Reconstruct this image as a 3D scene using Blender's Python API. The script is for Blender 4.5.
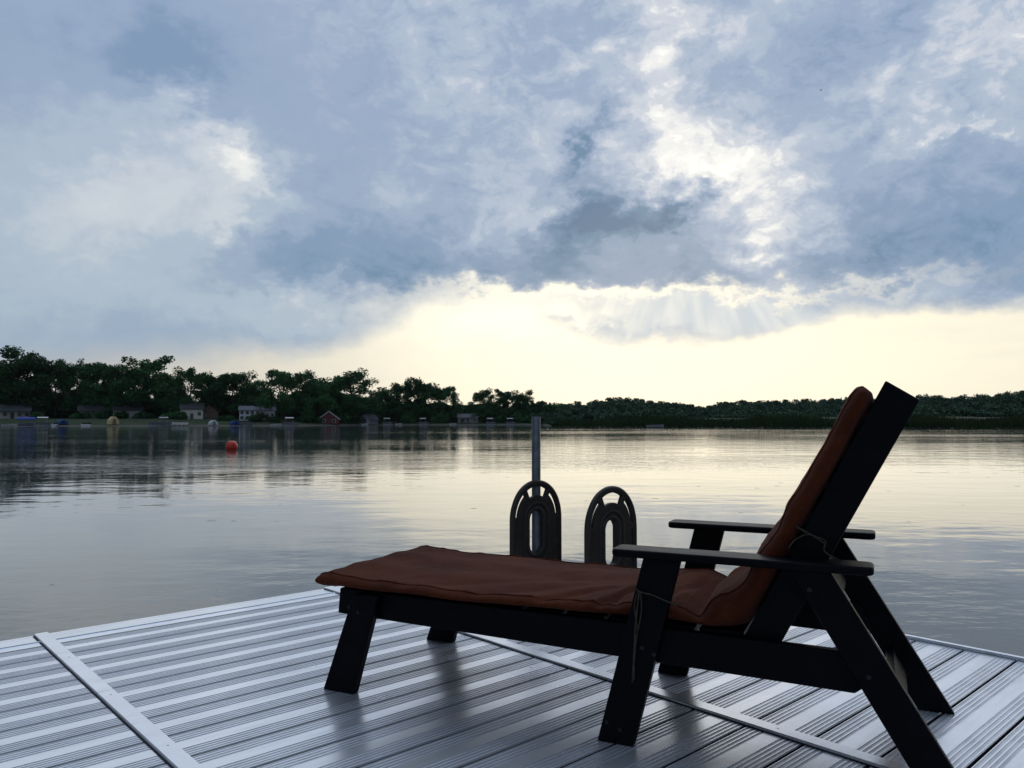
import bpy, bmesh, math, random
import numpy as np
from mathutils import Vector, Matrix, noise
R = math.radians
rnd = random.Random(11)

for o in list(bpy.data.objects): bpy.data.objects.remove(o)
scene = bpy.context.scene
COL = scene.collection

# ------------------------------------------------------------ camera
F = 770.0; HOR = 421.5; CAMZ = 0.95; WATER = -0.45
PITCH = math.atan((HOR - 384) / F)
cam_d = bpy.data.cameras.new('camera'); cam = bpy.data.objects.new('camera', cam_d); COL.objects.link(cam)
cam_d.sensor_fit = 'HORIZONTAL'; cam_d.sensor_width = 36; cam_d.lens = 36 * F / 1024
cam.location = (0, 0, CAMZ); cam.rotation_euler = (R(90) + PITCH, 0, 0)
cam_d.clip_start = 0.05; cam_d.clip_end = 20000
scene.camera = cam
scene.view_settings.view_transform = 'Standard'; scene.view_settings.look = 'None'
scene.view_settings.exposure = 0.12; scene.view_settings.gamma = 1.0
scene.view_settings.use_curve_mapping = False

# ------------------------------------------------------------ node helper
class NT:
    def __init__(s, tree): s.t = tree; s.n = tree.nodes; s.l = tree.links
    def node(s, typ, **kw):
        n = s.n.new(typ)
        for k, v in kw.items(): setattr(n, k, v)
        return n
    def put(s, sock, v):
        if v is None: return
        if isinstance(v, bpy.types.NodeSocket): s.l.new(v, sock)
        else:
            if sock.type == 'RGBA' and len(v) == 3: v = (*v, 1)
            sock.default_value = v
    def m(s, op, a, b=None, c=None, clamp=False):
        n = s.node('ShaderNodeMath', operation=op); n.use_clamp = clamp
        s.put(n.inputs[0], a); s.put(n.inputs[1], b); s.put(n.inputs[2], c)
        return n.outputs[0]
    def vm(s, op, a, b=None):
        n = s.node('ShaderNodeVectorMath', operation=op)
        s.put(n.inputs[0], a)
        if b is not None: s.put(n.inputs[1], b)
        return n.outputs[0]
    def vscale(s, a, f):
        n = s.node('ShaderNodeVectorMath', operation='SCALE'); s.put(n.inputs[0], a); s.put(n.inputs['Scale'], f)
        return n.outputs[0]
    def xyz(s, v):
        n = s.node('ShaderNodeSeparateXYZ'); s.put(n.inputs[0], v); return n.outputs
    def comb(s, x, y, z):
        n = s.node('ShaderNodeCombineXYZ')
        for i, v in enumerate((x, y, z)): s.put(n.inputs[i], v)
        return n.outputs[0]
    def noise(s, vec, scale, detail=4, rough=.5, dist=0, lac=2.0):
        n = s.node('ShaderNodeTexNoise'); s.put(n.inputs['Vector'], vec)
        n.inputs['Scale'].default_value = scale; n.inputs['Detail'].default_value = detail
        n.inputs['Roughness'].default_value = rough; n.inputs['Distortion'].default_value = dist
        n.inputs['Lacunarity'].default_value = lac
        return n.outputs
    def mix(s, f, a, b):
        n = s.node('ShaderNodeMix', data_type='RGBA'); s.put(n.inputs[0], f); s.put(n.inputs[6], a); s.put(n.inputs[7], b)
        return n.outputs[2]
    def rng(s, v, a, b, c=0., d=1., smooth=True):
        n = s.node('ShaderNodeMapRange'); n.interpolation_type = 'SMOOTHSTEP' if smooth else 'LINEAR'
        s.put(n.inputs[0], v); s.put(n.inputs[1], a); s.put(n.inputs[2], b); s.put(n.inputs[3], c); s.put(n.inputs[4], d)
        return n.outputs[0]
    def ramp(s, f, stops, interp='LINEAR'):
        n = s.node('ShaderNodeValToRGB'); cr = n.color_ramp; cr.interpolation = interp
        while len(cr.elements) > 1: cr.elements.remove(cr.elements[-1])
        for i, (p, c) in enumerate(stops):
            e = cr.elements[0] if i == 0 else cr.elements.new(p)
            e.position = p; e.color = (*c, 1) if len(c) == 3 else c
        s.put(n.inputs[0], f); return n.outputs[0]

def azel(px, py):
    a = (px - 512) / F; b = (384 - py) / F
    cp, sp = math.cos(PITCH), math.sin(PITCH)
    d = Vector((a, cp - b * sp, sp + b * cp)).normalized()
    return math.degrees(math.atan2(d.x, d.y)), math.degrees(math.asin(d.z))

# ------------------------------------------------------------ world: evening sky with clouds, by direction
SUN_AZ, SUN_EL = azel(655, 235)
world = bpy.data.worlds.new('World'); scene.world = world; world.use_nodes = True
w = NT(world.node_tree); w.n.clear()
tc = w.node('ShaderNodeTexCoord').outputs['Generated']
X, Y, Z = w.xyz(tc)
DEG = 180 / math.pi
az = w.m('MULTIPLY', w.m('ARCTAN2', X, Y), DEG)
el = w.m('MULTIPLY', w.m('ARCSINE', Z), DEG)
zz = w.m('ADD', w.m('MAXIMUM', Z, 0.0), 0.22)
plane = w.comb(w.m('MULTIPLY', X, 1.5), w.m('MULTIPLY', Y, 1.5), w.m('MULTIPLY', Z, 2.3))
wn = w.noise(plane, 2.6, 4, .5)
wx, wy, wz = w.xyz(w.vm('SUBTRACT', wn['Color'], (.5, .5, .5)))
wn2 = w.noise(plane, 8., 5, .55)
vx, vy, vz = w.xyz(w.vm('SUBTRACT', wn2['Color'], (.5, .5, .5)))
wn3 = w.noise(plane, 24., 5, .6)
ux, uy, uz = w.xyz(w.vm('SUBTRACT', wn3['Color'], (.5, .5, .5)))
azw = w.m('ADD', az, w.m('ADD', w.m('MULTIPLY', wx, 9.0), w.m('ADD', w.m('MULTIPLY', vx, 7.5), w.m('MULTIPLY', ux, 5.))))
elw = w.m('ADD', el, w.m('ADD', w.m('MULTIPLY', wy, 5.0), w.m('ADD', w.m('MULTIPLY', vy, 5.0), w.m('MULTIPLY', uy, 4.))))
def blob(px, py, rx, ry, rot=0, warp=True):
    a0, e0 = azel(px, py)
    da = w.m('SUBTRACT', azw if warp else az, a0); de = w.m('SUBTRACT', elw if warp else el, e0)
    c, sn = math.cos(R(rot)), math.sin(R(rot))
    k = 13.4
    u = w.m('ADD', w.m('MULTIPLY', da, c * k / rx), w.m('MULTIPLY', de, sn * k / rx))
    v = w.m('SUBTRACT', w.m('MULTIPLY', de, c * k / ry), w.m('MULTIPLY', da, sn * k / ry))
    d2 = w.m('ADD', w.m('MULTIPLY', u, u), w.m('MULTIPLY', v, v))
    return w.m('EXPONENT', w.m('MULTIPLY', d2, -0.9))
BL = [(110, 190, 130, 70, 0, .11), (660, 70, 130, 90, 0, .03), (480, 110, 60, 50, 0, .05), (870, 110, 90, 60, 0, .10), (565, 165, 46, 14, 50, -.30),
      # px, py, rx, ry, rotation, amplitude
    (200, 128, 60, 26, -15, .22), (268, 168, 34, 22, -20, .24), (225, 165, 40, 30, 0, .12), (235, 215, 30, 22, 0, .2), (110, 210, 120, 80, 0, .15),
    (330, 300, 150, 24, 0, .14), (30, 20, 60, 40, 0, .08), (470, 62, 45, 40, 60, .12),
    (600, 70, 55, 40, 40, .22), (650, 30, 40, 60, 0, .30), (665, 120, 50, 40, 0, .26), (705, 155, 70, 32, 0, .32),
    (765, 195, 60, 40, -30, .40), (790, 240, 50, 25, 0, .28), (545, 210, 40, 18, 60, .34), (520, 150, 60, 50, 0, .12), (500, 215, 40, 20, 30, .2),
    (950, 50, 60, 34, 40, .16), (915, 95, 50, 30, 0, .14), (980, 137, 22, 7, 0, .32), (990, 30, 30, 30, 0, .14), (740, 90, 40, 16, 20, .16),
    (150, 62, 90, 44, 0, -.30), (0, 90, 60, 60, 0, -.08), (350, 150, 90, 60, 0, -.06), (420, 235, 90, 30, 0, -.14), (300, 255, 120, 22, 0, -.20), (440, 278, 150, 14, 0, -.12),
    (612, 212, 64, 28, 10, -.68), (690, 197, 30, 12, 20, -.45), (650, 178, 14, 16, 0, -.3), (585, 140, 50, 14, 45, -.30), (540, 262, 120, 18, 0, -.12),
    (790, 60, 50, 50, 0, -.12), (850, 190, 50, 60, 0, -.12), (880, 255, 190, 30, 0, -.20), (990, 190, 60, 40, 0, -.16), (740, 268, 120, 16, 0, -.14), (850, 20, 50, 30, 0, -.10),
    (80, 330, 180, 40, 0, -.03)]
B = None
for (px, py, rx, ry, rot, amp) in BL:
    t = w.m('MULTIPLY', blob(px, py, rx, ry, rot), amp)
    B = t if B is None else w.m('ADD', B, t)
wp = w.vm('ADD', plane, w.vscale(w.vm('SUBTRACT', wn2['Color'], (.5, .5, .5)), .10))
fb = w.noise(wp, 4.2, 9, .56, .2)['Fac']
bil = w.m('ABSOLUTE', w.m('SUBTRACT', w.noise(wp, 7.5, 7, .55, .3)['Fac'], .5))
bil2 = w.m('ABSOLUTE', w.m('SUBTRACT', w.noise(wp, 21., 6, .6, .2)['Fac'], .5))
fb2 = w.noise(w.vm('ADD', plane, (7, 3, 1)), 1.6, 4, .5)['Fac']
tex_amp = w.rng(az, -26., 0., .28, 1.2)
tex = w.m('ADD', w.m('MULTIPLY', w.m('SUBTRACT', fb, .5), .75), w.m('ADD', w.m('MULTIPLY', w.m('SUBTRACT', bil, .09), 1.0), w.m('MULTIPLY', w.m('SUBTRACT', bil2, .07), .45)))
# texture shows most where the cloud is thin and bright
thin = w.rng(B, -.25, .3, .55, 1.15)
B = w.m('ADD', B, w.m('MULTIPLY', w.m('MULTIPLY', tex, tex_amp), thin))
B = w.m('ADD', B, w.m('MULTIPLY', w.m('SUBTRACT', fb2, .5), .22))
B = w.m('ADD', B, .425)
B = w.m('ADD', w.m('MULTIPLY', B, .84), .16)
deck = w.ramp(B, [(0., (.07, .17, .31)), (.16, (.118, .235, .385)), (.31, (.225, .33, .495)), (.46, (.325, .42, .58)), (.60, (.435, .52, .65)), (.73, (.60, .65, .735)), (.87, (.86, .87, .87)), (1., (1.10, 1.07, 1.0))], 'EASE')
# low clouds are greyer, most of all on the left
lowgrey = w.m('MULTIPLY', w.rng(el, 5., 27., 1., 0.), w.rng(az, -25., 5., 1., .35))
deck = w.mix(w.m('MULTIPLY', lowgrey, .8), deck, w.vm('MULTIPLY', deck, (.98, 1.0, .93)))
azd = w.m('ABSOLUTE', w.m('SUBTRACT', az, 5.))
deckdim = w.m('ADD', w.rng(azd, 37., 62., .88, 0.), w.rng(azd, 118., 172., .10, .7))  # unseen sky: sides dimmed to keep the lounger dark, rear raised for the shore
overhead = w.rng(el, 34., 72., 1., 2.7)  # unseen sky overhead brightened to light the deck and cushion top
deck = w.vscale(deck, w.m('MULTIPLY', deckdim, overhead))
# clear strip above the horizon
sx = w.m('SUBTRACT', az, SUN_AZ - 4)
glow = w.m('EXPONENT', w.m('MULTIPLY', w.m('MULTIPLY', sx, sx), w.m('MULTIPLY', w.rng(sx, -8., 8., 1 / 900., 1 / 3600.), -1.)))
hz = w.mix(glow, (.34, .35, .38), (1.12, 1.04, .82))
hz = w.mix(w.m('MULTIPLY', blob(505, 322, 90, 28), .6), hz, (1.2, 1.16, .95))
hn = w.noise(w.comb(w.m('MULTIPLY', az, .05), w.m('MULTIPLY', el, .35), 0.), 2.2, 5, .55)['Fac']
hz = w.mix(w.rng(hn, .5, .8, 0., .35), hz, w.vm('MULTIPLY', hz, (.74, .80, .90)))
# lower edge of the deck
pts = [(-60, 345), (0, 366), (100, 360), (160, 354), (250, 354), (320, 346), (380, 330), (430, 308), (490, 302), (550, 330), (620, 344), (700, 344), (760, 330), (810, 316), (860, 309), (930, 308), (1024, 306)]
cur = w.node('ShaderNodeFloatCurve'); cm = cur.mapping.curves[0]
cp_ = [(-1.0, 2.0)] and [(0.0, 3.0 / 20)] + [((azel(a, b)[0] + 90) / 180, azel(a, b)[1] / 20) for a, b in pts] + [(1.0, 3.0 / 20)]
cm.points[0].location = cp_[0]; cm.points[1].location = cp_[-1]
for p in cp_[1:-1]: cm.points.new(*p)
cur.mapping.update()
w.put(cur.inputs['Value'], w.m('DIVIDE', w.m('ADD', az, 90.), 180., clamp=True)); cur.inputs['Factor'].default_value = 1
edge = w.m('MULTIPLY', cur.outputs[0], 20.)
ew = w.m('ADD', el, w.m('ADD', w.m('MULTIPLY', wy, 2.4), w.m('ADD', w.m('MULTIPLY', vy, 2.4), w.m('MULTIPLY', uy, .8))))
dmask = w.rng(w.m('SUBTRACT', ew, edge), w.rng(az, -30., 0., -1.6, -.6), w.rng(az, -30., 0., 1.8, .8))
col = w.mix(dmask, hz, deck)
# lit gap under the clouds and shafts of light falling through the thin cloud below it
dx = w.m('SUBTRACT', az, SUN_AZ + 2); dy = w.m('SUBTRACT', el, SUN_EL + 6)
ray = w.m('DIVIDE', dx, w.m('MINIMUM', dy, -1.0))
rn = w.noise(w.comb(ray, w.m('MULTIPLY', el, .02), 0.), 7., 3, .55)['Fac']
raym = w.rng(rn, .38, .66)
below = w.rng(el, azel(600, 296)[1], azel(600, 284)[1], 1., 0.)
shaft = w.m('MULTIPLY', w.m('MINIMUM', w.m('MULTIPLY', w.m('ADD', blob(650, 318, 130, 34), w.m('MULTIPLY', blob(760, 312, 110, 26), .5)), 1.1), 1.), below)
shc = w.mix(raym, (.56, .64, .70), (.80, .83, .80))
col = w.mix(w.m('MULTIPLY', shaft, w.m('MULTIPLY', dmask, .85)), col, shc)
slit = w.m('ADD', w.m('MULTIPLY', blob(500, 314, 95, 18), .75), w.m('ADD', w.m('MULTIPLY', blob(600, 294, 130, 8), .8), w.m('MULTIPLY', blob(790, 291, 110, 5), .5)))
slit = w.m('ADD', slit, w.m('MULTIPLY', blob(560, 330, 40, 10), .6))
col = w.mix(w.m('MINIMUM', slit, .95), col, w.vm('MULTIPLY', hz, (1., 1.01, 1.04)))
ground_side = w.rng(el, -1.5, -.2)
col = w.mix(ground_side, (.03, .04, .04), col)
bgc = w.node('ShaderNodeBackground'); w.put(bgc.inputs['Color'], col); bgc.inputs['Strength'].default_value = .95
sky = w.node('ShaderNodeTexSky'); sky.sky_type = 'NISHITA'; sky.sun_disc = False
sky.sun_elevation = R(SUN_EL); sky.sun_rotation = R(SUN_AZ); sky.altitude = 200; sky.dust_density = 2.0
bgs = w.node('ShaderNodeBackground'); w.put(bgs.inputs['Color'], sky.outputs[0]); bgs.inputs['Strength'].default_value = .05
mixs = w.node('ShaderNodeMixShader'); mixs.inputs[0].default_value = .95
w.l.new(bgs.outputs[0], mixs.inputs[1]); w.l.new(bgc.outputs[0], mixs.inputs[2])
w.l.new(mixs.outputs[0], w.node('ShaderNodeOutputWorld').inputs['Surface'])

# the sun behind the clouds: weak and very soft
sun_d = bpy.data.lights.new('sun', 'SUN'); sun = bpy.data.objects.new('sun', sun_d); COL.objects.link(sun)
sun_d.energy = .5; sun_d.angle = R(115); sun_d.color = (1, .93, .82)
sd = Vector((math.sin(R(SUN_AZ)) * math.cos(R(SUN_EL)), math.cos(R(SUN_AZ)) * math.cos(R(SUN_EL)), math.sin(R(SUN_EL))))
sun.rotation_euler = (-sd).to_track_quat('-Z', 'Y').to_euler()

# ------------------------------------------------------------ object helpers
def link(o, parent=None):
    COL.objects.link(o)
    if parent is not None: o.parent = parent
    return o
def tag(o, label=None, cat=None, group=None, kind=None):
    if label: o['label'] = label
    if cat: o['category'] = cat
    if group: o['group'] = group
    if kind: o['kind'] = kind
    return o
def empty(name, loc, rz=0.):
    o = bpy.data.objects.new(name, None); o.empty_display_size = .2
    o.location = loc; o.rotation_euler = (0, 0, rz); return link(o)
def obj(name, bm, mat, parent=None, smooth=False, bevel=0., seg=2, angle=35):
    me = bpy.data.meshes.new(name); bmesh.ops.recalc_face_normals(bm, faces=bm.faces); bm.to_mesh(me); bm.free()
    for m_ in (mat if isinstance(mat, (list, tuple)) else [mat]): me.materials.append(m_)
    if smooth:
        for p in me.polygons: p.use_smooth = True
    o = link(bpy.data.objects.new(name, me), parent)
    if bevel:
        b = o.modifiers.new('bevel', 'BEVEL'); b.width = bevel; b.segments = seg; b.limit_method = 'ANGLE'; b.angle_limit = R(angle)
    return o
def box(bm, x0, x1, y0, y1, z0, z1, mi=0):
    vs = [bm.verts.new((x, y, z)) for z in (z0, z1) for y in (y0, y1) for x in (x0, x1)]
    for f in ((0, 2, 3, 1), (4, 5, 7, 6), (0, 1, 5, 4), (2, 6, 7, 3), (0, 4, 6, 2), (1, 3, 7, 5)):
        bm.faces.new([vs[i] for i in f]).material_index = mi
    return bm
def prism(bm, poly, y0, y1, mi=0):
    """poly in (x, z), extruded along y"""
    a = [bm.verts.new((x, y0, z)) for x, z in poly]; b = [bm.verts.new((x, y1, z)) for x, z in poly]
    n = len(poly)
    bm.faces.new(a).material_index = mi; bm.faces.new(b[::-1]).material_index = mi
    for i in range(n):
        bm.faces.new((a[i], b[i], b[(i + 1) % n], a[(i + 1) % n])).material_index = mi
    return bm
def tube(bm, pts, rad, seg=10, cap=True, mi=0):
    pts = [Vector(p) for p in pts]; rings = []
    rads = rad if isinstance(rad, (list, tuple)) else [rad] * len(pts)
    up = Vector((0.13, .31, .94)).normalized()
    for i, p in enumerate(pts):
        t = (pts[min(i + 1, len(pts) - 1)] - pts[max(i - 1, 0)]).normalized()
        a = t.cross(up)
        if a.length < .05: a = t.cross(Vector((1, 0, 0)))
        a.normalize(); b = t.cross(a)
        rings.append([bm.verts.new(p + (a * math.cos(k * 2 * math.pi / seg) + b * math.sin(k * 2 * math.pi / seg)) * rads[i]) for k in range(seg)])
    for r0, r1 in zip(rings, rings[1:]):
        for k in range(seg):
            bm.faces.new((r0[k], r0[(k + 1) % seg], r1[(k + 1) % seg], r1[k])).material_index = mi
    if cap:
        bm.faces.new(rings[0][::-1]).material_index = mi; bm.faces.new(rings[-1]).material_index = mi
    return bm
def at(px, depth, z=0.): return Vector(((px - 512) / F * depth, depth, z))

# ------------------------------------------------------------ materials
def mat(name, color, rough=.6, metal=0., spec=.5, var=None, bump=None):
    """var = (colour2, scale) ; bump = (scale, strength, distance)"""
    m_ = bpy.data.materials.new(name); m_.use_nodes = True
    t = NT(m_.node_tree); bsdf = t.n['Principled BSDF']
    t.put(bsdf.inputs['Base Color'], color); bsdf.inputs['Roughness'].default_value = rough
    bsdf.inputs['Metallic'].default_value = metal; bsdf.inputs['Specular IOR Level'].default_value = spec
    tcx = t.node('ShaderNodeTexCoord').outputs['Object']
    if var:
        nz = t.noise(tcx, var[1], 5, .6)['Fac']
        t.put(bsdf.inputs['Base Color'], t.mix(t.rng(nz, .35, .68), color, var[0]))
    if bump:
        bn = t.node('ShaderNodeBump'); bn.inputs['Strength'].default_value = bump[1]; bn.inputs['Distance'].default_value = bump[2]
        t.put(bn.inputs['Height'], t.noise(tcx, bump[0], 5, .6)['Fac']); t.l.new(bn.outputs[0], bsdf.inputs['Normal'])
    return m_
M = {}
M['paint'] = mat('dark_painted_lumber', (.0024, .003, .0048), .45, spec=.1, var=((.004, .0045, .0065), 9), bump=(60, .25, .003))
# worn upward arrises on the lumber come from a lighter, rougher noise
def scuff(m_):
    t = NT(m_.node_tree); b = t.n['Principled BSDF']; old = b.inputs['Base Color'].links[0].from_socket
    tcx = t.node('ShaderNodeTexCoord').outputs['Object']
    n1 = t.noise(t.vm('MULTIPLY', tcx, (1., 2.5, 1.)), 55., 5, .7)['Fac']; n2 = t.noise(tcx, 4., 3, .5)['Fac']
    k = t.m('MULTIPLY', t.rng(n1, .70, .74), t.rng(n2, .5, .62))
    t.put(b.inputs['Base Color'], t.mix(t.m('MULTIPLY', k, .8), old, (.11, .09, .07)))
    gr = t.noise(t.vm('MULTIPLY', tcx, (6., 60., 60.)), 1., 4, .6)['Fac']
    bn = t.node('ShaderNodeBump'); bn.inputs['Strength'].default_value = .35; bn.inputs['Distance'].default_value = .003
    t.put(bn.inputs['Height'], gr); t.l.new(bn.outputs[0], b.inputs['Normal']); t.put(b.inputs['Roughness'], t.m('ADD', .32, t.m('MULTIPLY', gr, .25)))
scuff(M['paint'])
M['bare'] = mat('bare_wood_chip', (.32, .25, .17), .8, var=((.2, .15, .1), 40))
M['cord'] = mat('tie_cord', (.07, .062, .04), .85, var=((.04, .035, .02), 60))
M['plastic'] = mat('dark_brown_plastic', (.030, .023, .019), .45, spec=.4, var=((.04, .032, .027), 12), bump=(150, .15, .001))
M['galv'] = mat('weathered_aluminium_pipe', (.20, .23, .26), .5, metal=.5, var=((.13, .15, .17), 14))
M['bolt'] = mat('dull_bolt', (.03, .032, .036), .5, metal=.6)
M['rubber'] = mat('black_rubber', (.01, .01, .01), .7)
M['hull'] = mat('white_hull', (.62, .62, .62), .35, var=((.45, .46, .46), 2))
M['buoy'] = mat('red_buoy_plastic', (.85, .07, .03), .35, var=((.65, .04, .02), 9))
M['bird'] = mat('dark_feathers', (.02, .02, .02), .8)

def deck_material():
    m_ = bpy.data.materials.new('ribbed_aluminium_decking'); m_.use_nodes = True
    t = NT(m_.node_tree); b = t.n['Principled BSDF']
    tcx = t.node('ShaderNodeTexCoord').outputs['Object']
    n1 = t.noise(tcx, 2.2, 6, .6)['Fac']; n2 = t.noise(t.vm('MULTIPLY', tcx, (3., 40., 3.)), 1.0, 4, .6)['Fac']
    n3 = t.noise(tcx, 28., 4, .65)['Fac']
    c = t.mix(t.rng(n1, .3, .75), (.90, .93, .98), (.80, .83, .89))
    c = t.mix(t.rng(n2, .45, .8, 0., .5), c, (.66, .69, .74))
    c = t.mix(t.rng(n3, .66, .76, 0., .5), c, (.24, .25, .26))
    vs_ = t.node('ShaderNodeTexVoronoi'); vs_.inputs['Scale'].default_value = 5.5; t.put(vs_.inputs['Vector'], t.vm('MULTIPLY', tcx, (1, 1, 0)))
    vc = t.xyz(vs_.outputs['Color'])
    spot = t.m('MULTIPLY', t.rng(vs_.outputs['Distance'], t.m('MULTIPLY', vc[0], .05), t.m('ADD', t.m('MULTIPLY', vc[0], .05), .012), 1., 0.), t.m('GREATER_THAN', vc[1], .86))
    c = t.mix(t.m('MULTIPLY', spot, .8), c, (.10, .095, .085))
    n4 = t.noise(t.vm('MULTIPLY', tcx, (1.2, 9., 1.)), 1.6, 6, .65)['Fac']
    c = t.mix(t.rng(n4, .52, .72, 0., .35), c, (.42, .43, .44))
    t.put(b.inputs['Base Color'], c); b.inputs['Metallic'].default_value = .65
    t.put(b.inputs['Roughness'], t.m('ADD', .15, t.m('MULTIPLY', n1, .2)))
    bn = t.node('ShaderNodeBump'); bn.inputs['Strength'].default_value = .12; bn.inputs['Distance'].default_value = .002
    t.put(bn.inputs['Height'], n3); t.l.new(bn.outputs[0], b.inputs['Normal'])
    return m_
M['deck'] = deck_material()
M['groove'] = mat('decking_groove', (.68, .71, .76), .42, metal=.5, var=((.50, .53, .58), 9))
M['gap_and_shadow'] = mat('gap_and_strip_shadow', (.012, .014, .018), .8)  # near-black for the board gaps and the painted shadow beside the seam strips

def cushion_material():
    m_ = bpy.data.materials.new('brick_red_canvas'); m_.use_nodes = True
    t = NT(m_.node_tree); b = t.n['Principled BSDF']
    tcx = t.node('ShaderNodeTexCoord').outputs['Object']
    n1 = t.noise(tcx, 3.5, 5, .6)['Fac']; n2 = t.noise(t.vm('MULTIPLY', tcx, (1, 7, 1)), 5., 4, .6)['Fac']
    c = t.mix(t.rng(n1, .35, .7), (.125, .030, .011), (.080, .019, .008))
    c = t.mix(t.rng(n2, .5, .8, 0., .5), c, (.16, .045, .02))
    c = t.mix(t.rng(t.noise(tcx, 70., 4, .7)['Fac'], .45, .7, 0., .45), c, (.055, .014, .007))
    t.put(b.inputs['Base Color'], c); b.inputs['Roughness'].default_value = .9
    b.inputs['Specular IOR Level'].default_value = .1
    b.inputs['Sheen Weight'].default_value = .04; b.inputs['Sheen Roughness'].default_value = .5
    wv = t.node('ShaderNodeTexWave'); wv.inputs['Scale'].default_value = 160; wv.inputs['Distortion'].default_value = 1.5; t.put(wv.inputs['Vector'], tcx)
    h = t.m('ADD', t.m('MULTIPLY', wv.outputs['Fac'], .25), t.noise(tcx, 30, 5, .6)['Fac'])
    bn = t.node('ShaderNodeBump'); bn.inputs['Strength'].default_value = .6; bn.inputs['Distance'].default_value = .004
    t.put(bn.inputs['Height'], h); t.l.new(bn.outputs[0], b.inputs['Normal'])
    return m_
M['fabric'] = cushion_material()

def foliage(name, a, b_, scale=.25):
    m_ = bpy.data.materials.new(name); m_.use_nodes = True
    t = NT(m_.node_tree); b = t.n['Principled BSDF']
    g_ = t.node('ShaderNodeNewGeometry'); oi = t.node('ShaderNodeObjectInfo')
    n1 = t.noise(g_.outputs['Position'], scale, 3, .6)['Fac']
    c = t.mix(t.rng(n1, .35, .65), a, b_)
    hsv = t.node('ShaderNodeHueSaturation'); t.put(hsv.inputs['Color'], c)
    t.put(hsv.inputs['Value'], t.m('ADD', .7, t.m('MULTIPLY', oi.outputs['Random'], .6)))
    t.put(b.inputs['Base Color'], hsv.outputs[0]); b.inputs['Roughness'].default_value = .75
    b.inputs['Specular IOR Level'].default_value = .15
    return m_
M['leaf'] = foliage('broadleaf', (.032, .108, .038), (.050, .145, .048))
M['wood_leaf'] = foliage('far_woodland', (.040, .090, .058), (.065, .125, .065), .06)
M['reed'] = foliage('reeds_green', (.035, .075, .025), (.05, .09, .03), .1)
M['bark'] = mat('bark', (.055, .045, .035), .9)

def ground_material():
    m_ = bpy.data.materials.new('shore_grass'); m_.use_nodes = True
    t = NT(m_.node_tree); b = t.n['Principled BSDF']
    g_ = t.node('ShaderNodeNewGeometry').outputs['Position']
    z = t.xyz(g_)[2]
    n1 = t.noise(g_, .12, 5, .6)['Fac']
    gr = t.mix(t.rng(n1, .35, .7), (.032, .06, .016), (.02, .038, .012))
    sand = t.rng(t.m('ADD', z, t.m('MULTIPLY', n1, .5)), .0, .25, 1., 0.)
    t.put(b.inputs['Base Color'], t.mix(sand, gr, (.11, .10, .075))); b.inputs['Roughness'].default_value = .95
    return m_
M['ground'] = ground_material()

def water_material():
    m_ = bpy.data.materials.new('lake_water'); m_.use_nodes = True
    t = NT(m_.node_tree); b = t.n['Principled BSDF']
    t.put(b.inputs['Base Color'], (.07, .09, .09)); b.inputs['Roughness'].default_value = .04
    b.inputs['IOR'].default_value = 1.333
    p = t.node('ShaderNodeNewGeometry').outputs['Position']
    # calm and ruffled patches
    patch = t.noise(t.vm('MULTIPLY', p, (.02, .07, 1)), 1., 3, .5)['Fac']
    amp = t.rng(patch, .38, .66, .25, 1.5)
    big = t.noise(t.vm('MULTIPLY', p, (.35, .6, 1)), 1., 3, .5)['Fac']
    mid = t.noise(t.vm('MULTIPLY', p, (2.2, 3.4, 1)), 1., 3, .55)['Fac']
    fine = t.noise(t.vm('MULTIPLY', p, (9., 13., 1)), 1., 2, .5)['Fac']
    h = t.m('ADD', t.m('MULTIPLY', big, .018), t.m('MULTIPLY', t.m('ADD', t.m('MULTIPLY', mid, .0085), t.m('MULTIPLY', fine, .0011)), amp))
    # rain drop rings
    vor = t.node('ShaderNodeTexVoronoi'); vor.feature = 'F1'; vor.inputs['Scale'].default_value = 1.9; vor.inputs['Randomness'].default_value = 1
    t.put(vor.inputs['Vector'], t.vm('MULTIPLY', p, (1, 1, 0)))
    cr = t.xyz(vor.outputs['Color'])
    rr = t.m('MULTIPLY', cr[0], .12)
    d = t.m('DIVIDE', t.m('SUBTRACT', vor.outputs['Distance'], rr), .022)
    ring = t.m('MULTIPLY', t.m('EXPONENT', t.m('MULTIPLY', t.m('MULTIPLY', d, d), -1.)), t.m('GREATER_THAN', cr[1], .55))
    h = t.m('ADD', h, t.m('MULTIPLY', ring, .0015))
    bn = t.node('ShaderNodeBump'); bn.inputs['Strength'].default_value = 1.; bn.inputs['Distance'].default_value = 1.
    t.put(bn.inputs['Height'], h); t.l.new(bn.outputs[0], b.inputs['Normal'])
    return m_
M['water'] = water_material()

# ------------------------------------------------------------ the setting: lake and land
R0 = [(-180, 24), (-140, 28), (-110, 45), (-85, 110), (-60, 250), (-40, 275), (-33, 270), (-26, 251), (-16, 255), (-10, 300), (-4, 300), (2.3, 298), (3.2, 205), (6.5, 190), (15, 180), (25, 180), (33, 186), (50, 170), (80, 90), (110, 45), (140, 28), (180, 24)]
def shore(a):
    for (a0, r0), (a1, r1) in zip(R0, R0[1:]):
        if a0 <= a <= a1: return r0 + (r1 - r0) * (a - a0) / (a1 - a0)
    return 24
def shore_depth(px):
    a = math.atan2((px - 512) / F, 1); return shore(math.degrees(a)) * math.cos(a)
PROF = [(-6, -1.6), (0, -.47), (1.2, -.28), (3, -.15), (14, .7), (26, 1.7), (80, 2.6), (300, 6), (900, 8), (6000, 8)]
def gh_r(d):
    for (a0, r0), (a1, r1) in zip(PROF, PROF[1:]):
        if a0 <= d <= a1: return r0 + (r1 - r0) * (d - a0) / (a1 - a0)
    return -1.6 if d < -6 else 8
def gh(x, y):
    r = math.hypot(x, y); a = math.degrees(math.atan2(x, y)); return gh_r(r - shore(a))
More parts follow.
